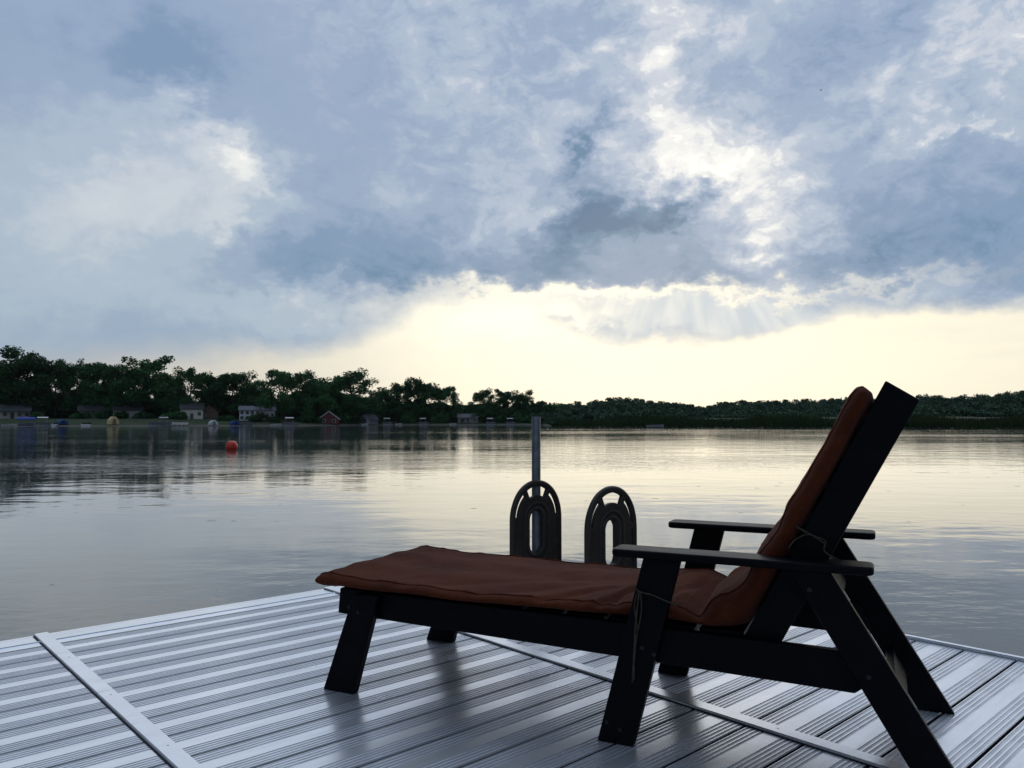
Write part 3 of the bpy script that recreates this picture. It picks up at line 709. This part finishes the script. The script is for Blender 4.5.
# local frame: +x runs along the boards away from the right edge, +y towards the camera side
# (rotation maps local x to -bdir; local y to sdir)
tag(dock, 'floating ribbed aluminium dock under the lounger, reaching out over the lake', 'dock')
PITCHB = .1895; SEC = 1.41; NB = 33
def board_profile(y0, smooth_board=False):
    P_ = []; g0 = .009; wb = PITCHB - g0
    P_ += [(y0, -.03, 2), (y0 + g0 * .1, -.03, 2), (y0 + g0, -.004, 0), (y0 + g0 + .003, 0, 0)]
    a = y0 + g0 + .003; b = y0 + PITCHB - .003
    gw, rw, dp = .0105, .0050, .0015
    if smooth_board:
        P_ += [(a + .10, 0, 0), (a + .104, .004, 0), (a + .110, .004, 0), (a + .114, 0, 0)]
    else:
        y_ = a + .003
        for i in range(4):
            P_ += [(y_, 0, 0), (y_ + .001, -dp, 1), (y_ + gw - .001, -dp, 1), (y_ + gw, 0, 0)]; y_ += gw + rw
        y_ = b - .003 - 4 * gw - 3 * rw
        for i in range(4):
            P_ += [(y_, 0, 0), (y_ + .001, -dp, 1), (y_ + gw - .001, -dp, 1), (y_ + gw, 0, 0)]; y_ += gw + rw
    P_ += [(b, 0, 0), (b + .002, -.004, 0)]
    return P_
def section(x0, x1, ntop=NB):
    bm = bmesh.new(); pr = []
    for i in range(ntop): pr += board_profile(i * PITCHB, i == 0)
    pr.append((ntop * PITCHB, -.03, 2))
    a = [bm.verts.new((x0, y, z)) for y, z, _ in pr]; b = [bm.verts.new((x1, y, z)) for y, z, _ in pr]
    for i in range(len(pr) - 1):
        f = bm.faces.new((a[i], b[i], b[i + 1], a[i + 1]))
        f.material_index = pr[i][2] if pr[i][2] == pr[i + 1][2] else (2 if 2 in (pr[i][2], pr[i + 1][2]) else 0)
    me = obj('deck_section', bm, [M['deck'], M['groove'], M['gap_and_shadow']], dock)
    return me
XS = [.03, SEC - .028, 2 * SEC - .012, 3 * SEC, 4 * SEC]
for x0, x1 in zip(XS, XS[1:]): section(x0, x1)
LEN = NB * PITCHB
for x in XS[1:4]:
    bm = bmesh.new(); y0 = -.012
    prism(bm, [(x - .028, -.004), (x - .022, .009), (x + .030, .009), (x + .033, .007), (x + .033, -.004)], y0, LEN)
    st = obj('seam_strip', bm, M['deck'], dock, bevel=.0015)
    bm = bmesh.new()
    for k in range(2, NB, 3):
        tube(bm, [(x, (k + .5) * PITCHB,   .008), (x, (k + .5) * PITCHB, .0102)], .0035, 8)
    obj('screw', bm, M['deck'], st)
    obj('strip_shadow', box(bmesh.new(), x + .0335, x + .038, 0, LEN, -.02, .0015), M['gap_and_shadow'], st)  # thin dark box standing in for the shadow line beside the strip
bm = bmesh.new(); prism(bm, [(0, -.16), (0, .012), (.022, .012), (.024, -.02), (.03, -.16)], -.03, LEN); obj('edge_trim', bm, M['deck'], dock, bevel=.002)
bm = bmesh.new(); box(bm, .025, XS[-1], -.028, -.002, -.16, -.003); obj('side_beam', bm, M['deck'], dock)
bm = bmesh.new(); box(bm, .2, XS[-1] - .2, .2, LEN - .2, -.30, -.06); obj('float_block', bm, M['rubber'], dock)
def dock_local(x, y): return (x - 0, y)
# post at the outer corner, standing beyond the right edge
def world_to_dock(v):
    d = Vector(v) - CORN; return -d.dot(bdir), d.dot(sdir)
POSTX, POSTY = world_to_dock((.163, 5.22, 0))
bm = bmesh.new(); tube(bm, [(POSTX, POSTY, -2.), (POSTX, POSTY, .978)], .030, 20)
tube(bm, [(POSTX, POSTY, .975), (POSTX, POSTY, .982)], .031, 20); obj('post', bm, M['galv'], dock, smooth=True, bevel=.002)
bm = bmesh.new(); box(bm, min(POSTX - .05, -.09), .0, POSTY - .05, POSTY + .05, -.12, -.02); obj('post_bracket', bm, M['galv'], dock, bevel=.003)

# ------------------------------------------------------------ swim ladder with two moulded hand rails
def curve_plate(name, outlines, depth, bev, material, parent, loc, rot):
    cu = bpy.data.curves.new(name, 'CURVE'); cu.dimensions = '2D'; cu.fill_mode = 'BOTH'; cu.extrude = depth / 2 - bev; cu.bevel_depth = bev; cu.bevel_resolution = 3; cu.offset = -bev
    for pts_ in outlines:
        sp = cu.splines.new('POLY'); sp.points.add(len(pts_) - 1); sp.use_cyclic_u = True
        for q, (a, b) in zip(sp.points, pts_): q.co = (a, b, 0, 1)
    tmp = bpy.data.objects.new('tmp', cu); COL.objects.link(tmp)
    dg = bpy.context.evaluated_depsgraph_get(); me = bpy.data.meshes.new_from_object(tmp.evaluated_get(dg))
    bpy.data.objects.remove(tmp); me.name = name; me.materials.clear(); me.materials.append(material)
    o = link(bpy.data.objects.new(name, me), parent); o.location = loc; o.rotation_euler = rot
    for p in me.polygons: p.use_smooth = True
    wn_ = o.modifiers.new('edge', 'EDGE_SPLIT'); wn_.split_angle = R(40)
    return o
def arch(wd, top, bot, n=28, pw=2.1):
    """closed arch outline: half width wd, rounded top, flat bottom"""
    P_ = []
    for i in range(n + 1):
        a = math.pi * i / n
        c_, s_ = math.cos(a), math.sin(a)
        P_.append((wd * math.copysign(abs(c_) ** (2 / pw), c_), top - wd * 1.15 + wd * 1.15 * abs(s_) ** (2 / pw)))
    P_ += [(-wd, bot), (wd, bot)]
    return P_
def oval(cx, cy, a, b, n=28):  # stadium like
    return [(cx + a * math.cos(t), cy + (b - a) * (1 if math.sin(t) > 0 else -1) + a * math.sin(t)) for t in [2 * math.pi * (i + .5) / n for i in range(n)]]
def slit(wd_i, wd_o, top, f0, f1, n=12):
    """curved slit along the arch between angles f0..f1 (degrees from the right)"""
    P_ = []
    for i in range(n + 1):
        a = R(f0 + (f1 - f0) * i / n); P_.append((wd_o * math.cos(a), top - wd_o * 1.15 + wd_o * 1.15 * math.sin(a)))
    for i in range(n, -1, -1):
        a = R(f0 + (f1 - f0) * i / n); P_.append((wd_i * math.cos(a), top - wd_o * 1.15 + (wd_i * 1.15) * math.sin(a)))
    return P_
lad_o = Vector((.375, 4.85, 0)); lx_, ly_ = world_to_dock(lad_o)
ladder = empty('swim_ladder', lad_o, math.atan2(-bdir.y, -bdir.x)); tag(ladder, 'swim ladder with two dark brown moulded loop handrails on the dock edge behind the lounger', 'ladder')
ladder.location = CORN + sdir * ly_
HH = .555; HW = .230
def handrail(yoff, xoff):
    rot = (R(90), 0, 0); loc = (xoff, yoff, 0)
    T = HH
    holes = [slit(HW - .055, HW - .031, T - .031, 8, 52), slit(HW - .055, HW - .031, T - .031, 128, 172), slit(HW - .088, HW - .036, T - .036, 62, 118),
             [(-HW + .034, T - .27), (-HW + .052, T - .27), (-HW + .052, T - .41), (-HW + .034, T - .41)], [(-HW + .034, T - .45), (-HW + .052, T - .45), (-HW + .052, T - .60), (-HW + .034, T - .60)],
             oval(.02, T - .335, .060, .140)]
    h = curve_plate('handrail', [arch(HW, T, -.42)] + holes, .030, .008, M['plastic'], ladder, loc, rot)
    # rounded outer hoop
    bm = bmesh.new(); hp = [(x, 0, z) for x, z in arch(HW - .014, T - .014, -.42, 40)]; hp = [hp[-1]] + hp[:-1]
    tube(bm, hp, .019, 12, cap=True); o = obj('hoop', bm, M['plastic'], h, smooth=True); o.rotation_euler = (R(-90), 0, 0)
    # raised rims round the oval hole
    for k, (a_, b_, dz) in enumerate(((.072, .154, .012), (.105, .20, .005))):
        bm = bmesh.new(); ov = oval(.02 - .014 * k, T - .335 - .012 * k, a_, b_, 40)
        for sgn in (-1, 1):
            tube(bm, [(x, sgn * (.012 + .004 * (1 - k)), z) for x, z in ov + ov[:1]], .011 + .003 * (1 - k), 8, cap=False)
        o = obj('rim', bm, M['plastic'], h, smooth=True); o.rotation_euler = (R(-90), 0, 0)
    return h
handrail(-.385, 0.0); handrail(.265, 0.0)
for z in (-.12, -.36):
    bm = bmesh.new(); box(bm, -.16, -.04, -.36, .24, z, z + .03); obj('step', bm, M['plastic'], ladder, bevel=.006)

# ------------------------------------------------------------ lounger
UA = R(-25.52); O0 = Vector((-.612, 2.757, 0)); CW = .72
lounge = empty('sun_lounger', O0, UA); tag(lounge, 'dark painted wooden sun lounger with raised back and armrests on the dock', 'sun lounger')
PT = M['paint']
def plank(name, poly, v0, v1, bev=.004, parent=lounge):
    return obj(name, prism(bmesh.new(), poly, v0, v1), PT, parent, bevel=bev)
def sides(fn):
    fn(0, 1); fn(CW, -1)
def side(v, s):
    # legs sit outside the rail; s points inwards
    a = lambda d0, d1: (min(v + s * d0, v + s * d1), max(v + s * d0, v + s * d1))
    plank('leg', [(-.066, 0), (.065, 0), (.166, .349), (.061, .346)], *a(0, .032))
    plank('rail', [(-.03, .264), (1.665, .232), (1.70, .26), (1.66, .338), (-.022, .354)], *a(.033, .065))
    plank('arm_post', [(.959, 0), (1.069, 0), (1.213, .551), (1.104, .551)], *a(0, .032))
    plank('back_leg', [(1.833, 0), (1.940, 0), (1.613, .551), (1.508, .551)], *a(0, .032))
    plank('back_stile', [(1.347, .28), (1.450, .28), (1.836, 1.007), (1.756, 1.06)], *a(.067, .099))
    # armrest with rounded ends
    v0, v1 = a(-.028, .075); bm = bmesh.new(); P_ = []
    for (cx, st) in ((1.715 - .022, -90), (1.015 + .022, 90)):
        pass
    n = 8; L0, L1 = 1.013, 1.718; r = .022
    ring = []
    for (cx, cy, st) in ((L1 - r, v1 - r, 0), (L0 + r, v1 - r, 90), (L0 + r, v0 + r, 180), (L1 - r, v0 + r, 270)):
        for k in range(n + 1):
            t = R(st + 90 * k / n); ring.append((cx + r * math.cos(t), cy + r * math.sin(t)))
    lo = [bm.verts.new((x, y, .552)) for x, y in ring]; hi = [bm.verts.new((x, y, .575)) for x, y in ring]
    bm.faces.new(lo[::-1]); bm.faces.new(hi)
    for k in range(len(ring)): bm.faces.new((lo[k], lo[(k + 1) % len(ring)], hi[(k + 1) % len(ring)], hi[k]))
    obj('armrest', bm, PT, lounge, bevel=.007, seg=3)
sides(side)
# slats
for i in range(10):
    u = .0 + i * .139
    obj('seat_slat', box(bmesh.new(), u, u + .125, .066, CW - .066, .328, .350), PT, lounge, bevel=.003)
sd_ = Vector((.466, 0, .885)).normalized() if False else Vector((1.756 - 1.385, 0, 1.06 - .352)).normalized()
for i in range(7):
    t0 = .04 + i * .108; p0 = Vector((1.400, 0, .352)) + sd_ * t0; nrm = Vector((sd_.z, 0, -sd_.x))
    q = [p0, p0 + sd_ * .09, p0 + sd_ * .09 + nrm * .02, p0 + nrm * .02]
    plank('back_slat', [(a.x, a.z) for a in q], .100, CW - .100, .003)
obj('crossbar', prism(bmesh.new(), [(1.60, .40), (1.628, .416), (1.572, .52), (1.545, .505)], .033, CW - .033), PT, lounge, bevel=.003)
obj('crossbar', prism(bmesh.new(), [(-.018, .268), (.008, .268), (.008, .326), (-.018, .326)], .066, CW - .066), PT, lounge, bevel=.003)
obj('stretcher', prism(bmesh.new(), [(1.775, .12), (1.80, .135), (1.765, .20), (1.74, .185)], .033, CW - .033), PT, lounge, bevel=.003)
# bolts and little chips of bare wood where the paint has gone
for (u, z) in ((.045, .30), (.085, .285), (1.10, .29), (1.135, .275), (1.03, .045), (1.70, .29), (1.56, .50), (.99, .06)):
    bm = bmesh.new(); tube(bm, [(u, -.004, z), (u, .004, z)], .006, 10); obj('bolt', bm, M['bolt'], lounge)

# ------------------------------------------------------------ cushion
top = [(-.114, .388), (-.104, .399), (-.075, .407), (0, .404), (.09, .399), (.2, .396), (.5, .394), (.8, .396), (1.0, .404), (1.10, .412), (1.17, .418), (1.215, .398), (1.243, .384), (1.262, .410), (1.285, .448), (1.335, .478), (1.378, .512), (1.405, .560), (1.432, .612), (1.470, .660), (1.492, .712), (1.530, .775), (1.572, .850), (1.617, .935), (1.650, 1.000), (1.676, 1.040), (1.700, 1.050)]
bot = [(-.114, .362), (-.104, .352), (-.075, .346), (0, .353), (.09, .353), (.2, .353), (.5, .352), (.8, .352), (1.0, .353), (1.10, .353), (1.17, .353), (1.24, .352), (1.30, .353), (1.340, .353), (1.372, .357), (1.398, .378), (1.425, .43), (1.452, .48), (1.478, .53), (1.505, .585), (1.532, .637), (1.566, .70), (1.606, .776), (1.653, .866), (1.690, .940), (1.722, .998), (1.722, 1.030)]
def dens(L, k):
    out = []
    for i in range(len(L) - 1):
        p0 = L[max(i - 1, 0)]; p1 = L[i]; p2 = L[i + 1]; p3 = L[min(i + 2, len(L) - 1)]
        for j in range(k):
            t = j / k
            out.append(tuple(.5 * (2 * b + (c - a) * t + (2 * a - 5 * b + 4 * c - d) * t * t + (3 * b - a - 3 * c + d) * t ** 3) for a, b, c, d in zip(p0, p1, p2, p3)))
    out.append(L[-1]); return out
KS = 14
TP, BT = dens(top, KS), dens(bot, KS)
VS = [math.sin(t * math.pi / 2) * .35 + t * .65 for t in [-1 + 2 * k / 26 for k in range(27)]]
RINGP = [(v, (1 - abs(v) ** 7) ** .55) for v in VS] + [(v, -(1 - abs(v) ** 7) ** .55) for v in VS[::-1][1:-1]]
RINGP = [(v, n) for v, n in RINGP]
NV = len(RINGP); bm = bmesh.new(); rings = []
nT = len(TP); SEAM = ([], [])
for i in range(nT):
    (tu, tw), (bu, bw) = TP[i], BT[i]
    T_, B_ = Vector((tu, 0, tw)), Vector((bu, 0, bw)); mid = (T_ + B_) / 2; hv = (T_ - B_) / 2
    e = min(i, nT - 1 - i) / KS; ins = max(0., min(1., (mid.x - .45) / .5)); hw = CW / 2 + .008 - .045 * ins - (.03 * max(0, 1 - e) ** 2)
    nd = hv.normalized(); ring = []
    for vv, nn in RINGP:
        p = mid + hv * nn; q = Vector((p.x, CW / 2 + vv * hw, p.z))
        if nn > 0:
            x_, y_ = q.x, q.y; on = min(1., nn * 1.5)
            f = noise.noise(Vector((x_ * 3.2, y_ * 2.4, q.z * 3))) * .002
            f += (abs(noise.noise(Vector((x_ * 7 + y_ * 4., y_ * 6.0 - x_ * 3, 2. + q.z * 4)))) - .2) * -.005
            def cr(x0, sl, wid, amp, y1=9, fade=.12):
                d_ = (x_ - x0 - sl * y_) / wid
                return amp * math.exp(-d_ * d_) * (1 if y_ < y1 else math.exp(-((y_ - y1) / fade) ** 2))
            if x_ < 1.2:
                f += cr(.93, .34, .020, -.012, .4) + cr(.905, .34, .016, .007, .4) + cr(.72, .85, .022, -.012, .22) + cr(.69, .85, .02, .006, .22)
                f += cr(1.02, -.3, .018, -.012, .12) + cr(.50, 1.3, .03, -.007, .15) + cr(.22, 1.6, .04, -.005, .3) + cr(1.10, .25, .02, -.010, .5)
            else:
                f += .004 * math.sin(q.z * 46 + y_ * 5 + 2 * noise.noise(Vector((x_ * 5, y_ * 5, 0)))) * (1 if q.z < .62 else .25)
            f += max(0., 1 - abs(noise.noise(Vector((x_ * 9 + y_ * 7, y_ * 5 - x_ * 2, q.z * 6 + 3)))) * 5) ** 2 * .0045
            f += .003 * math.cos(y_ / CW * math.pi * 6)
            q += nd * on * f
        q.y += noise.noise(Vector((q.x * 7, q.z * 7, 5 + vv))) * .007
        q.z += noise.noise(Vector((q.x * 5, q.y * 2, 9.))) * .005 * abs(vv) ** 4
        ring.append(bm.verts.new(q))
    rings.append(ring); SEAM[0].append(ring[2].co.copy()); SEAM[1].append(ring[24].co.copy())
for r0, r1 in zip(rings, rings[1:]):
    for k in range(NV): bm.faces.new((r0[k], r0[(k + 1) % NV], r1[(k + 1) % NV], r1[k]))
bm.faces.new(rings[0]); bm.faces.new(rings[-1])
cush = obj('lounger_cushion', bm, M['fabric'], smooth=True); cush.location = O0; cush.rotation_euler = (0, 0, UA)
ss = cush.modifiers.new('s', 'SUBSURF'); ss.levels = 1; ss.render_levels = 1
tag(cush, 'brick red quilted canvas cushion lying on the wooden lounger', 'cushion')
for line in SEAM:   # welted seam round the top panel
    bm = bmesh.new(); tube(bm, line[4:-4:2], .0035, 6); obj('piping', bm, M['fabric'], cush, smooth=True)
# ties
def tie(pts_, r=.0035):
    bm = bmesh.new()
    D = dens([tuple(p) for p in pts_], 5); tube(bm, D, r * .7, 6); obj('tie', bm, M['cord'], cush, smooth=True)
tie([(1.079, -.006, .463), (1.10, -.009, .452), (1.13, -.008, .448), (1.165, -.006, .436), (1.20, .01, .42)])
tie([(1.095, -.007, .455), (1.088, -.012, .40), (1.082, -.011, .34), (1.078, -.012, .27), (1.072, -.010, .19)], .004)
tie([(1.098, -.007, .453), (1.102, -.014, .40), (1.090, -.011, .34), (1.081, -.013, .28), (1.078, -.012, .20)], .0028)
tie([(1.09, -.007, .455), (1.080, -.012, .41), (1.089, -.014, .35), (1.084, -.012, .30), (1.076, -.013, .21)], .0022)
tie([(1.505, .060, .670), (1.54, .058, .650), (1.575, .056, .632), (1.60, .055, .615)], .0045)
tie([(1.575, .058, .635), (1.55, .045, .640), (1.52, .04, .622), (1.505, .035, .600)], .003)
tie([(1.575, .058, .635), (1.60, .045, .625), (1.598, .03, .600), (1.64, .01, .580)], .003)

# ------------------------------------------------------------ bird in the sky
bp = Vector(((827 - 512) / F, 1, (HOR - 84) / F)) * 70 + Vector((0, 0, CAMZ))
bird = empty('bird', bp, .6); tag(bird, 'tiny dark bird gliding high against the clouds at upper right', 'bird')
bm = bmesh.new(); tube(bm, [(-.1, 0, 0), (-.05, 0, .01), (.03, 0, .01), (.09, 0, .02), (.12, 0, .015)], [.004, .022, .026, .015, .004], 8)
for s in (-1, 1):
    v4 = [bm.verts.new(q) for q in ((.05, s * .015, .02), (.06, s * .12, .06), (0, s * .24, .04), (-.03, s * .1, .045), (-.02, s * .015, .015))]; bm.faces.new(v4)
vt = [bm.verts.new(q) for q in ((-.09, -.01, 0), (-.09, .01, 0), (-.16, .04, 0), (-.16, -.04, 0))]; bm.faces.new(vt)
obj('body', bm, M['bird'], bird)

# ------------------------------------------------------------ haze
hm = bpy.data.materials.new('damp_air'); hm.use_nodes = True; hm.node_tree.nodes.clear()
h_ = NT(hm.node_tree); pv = h_.node('ShaderNodeVolumePrincipled'); pv.inputs['Color'].default_value = (.82, .88, .95, 1); pv.inputs['Density'].default_value = .00004; pv.inputs['Anisotropy'].default_value = .3
h_.l.new(pv.outputs[0], h_.node('ShaderNodeOutputMaterial').inputs['Volume'])
tag(obj('haze', box(bmesh.new(), -1750, 1750, -1750, 1750, -4, 60), hm), kind='stuff')
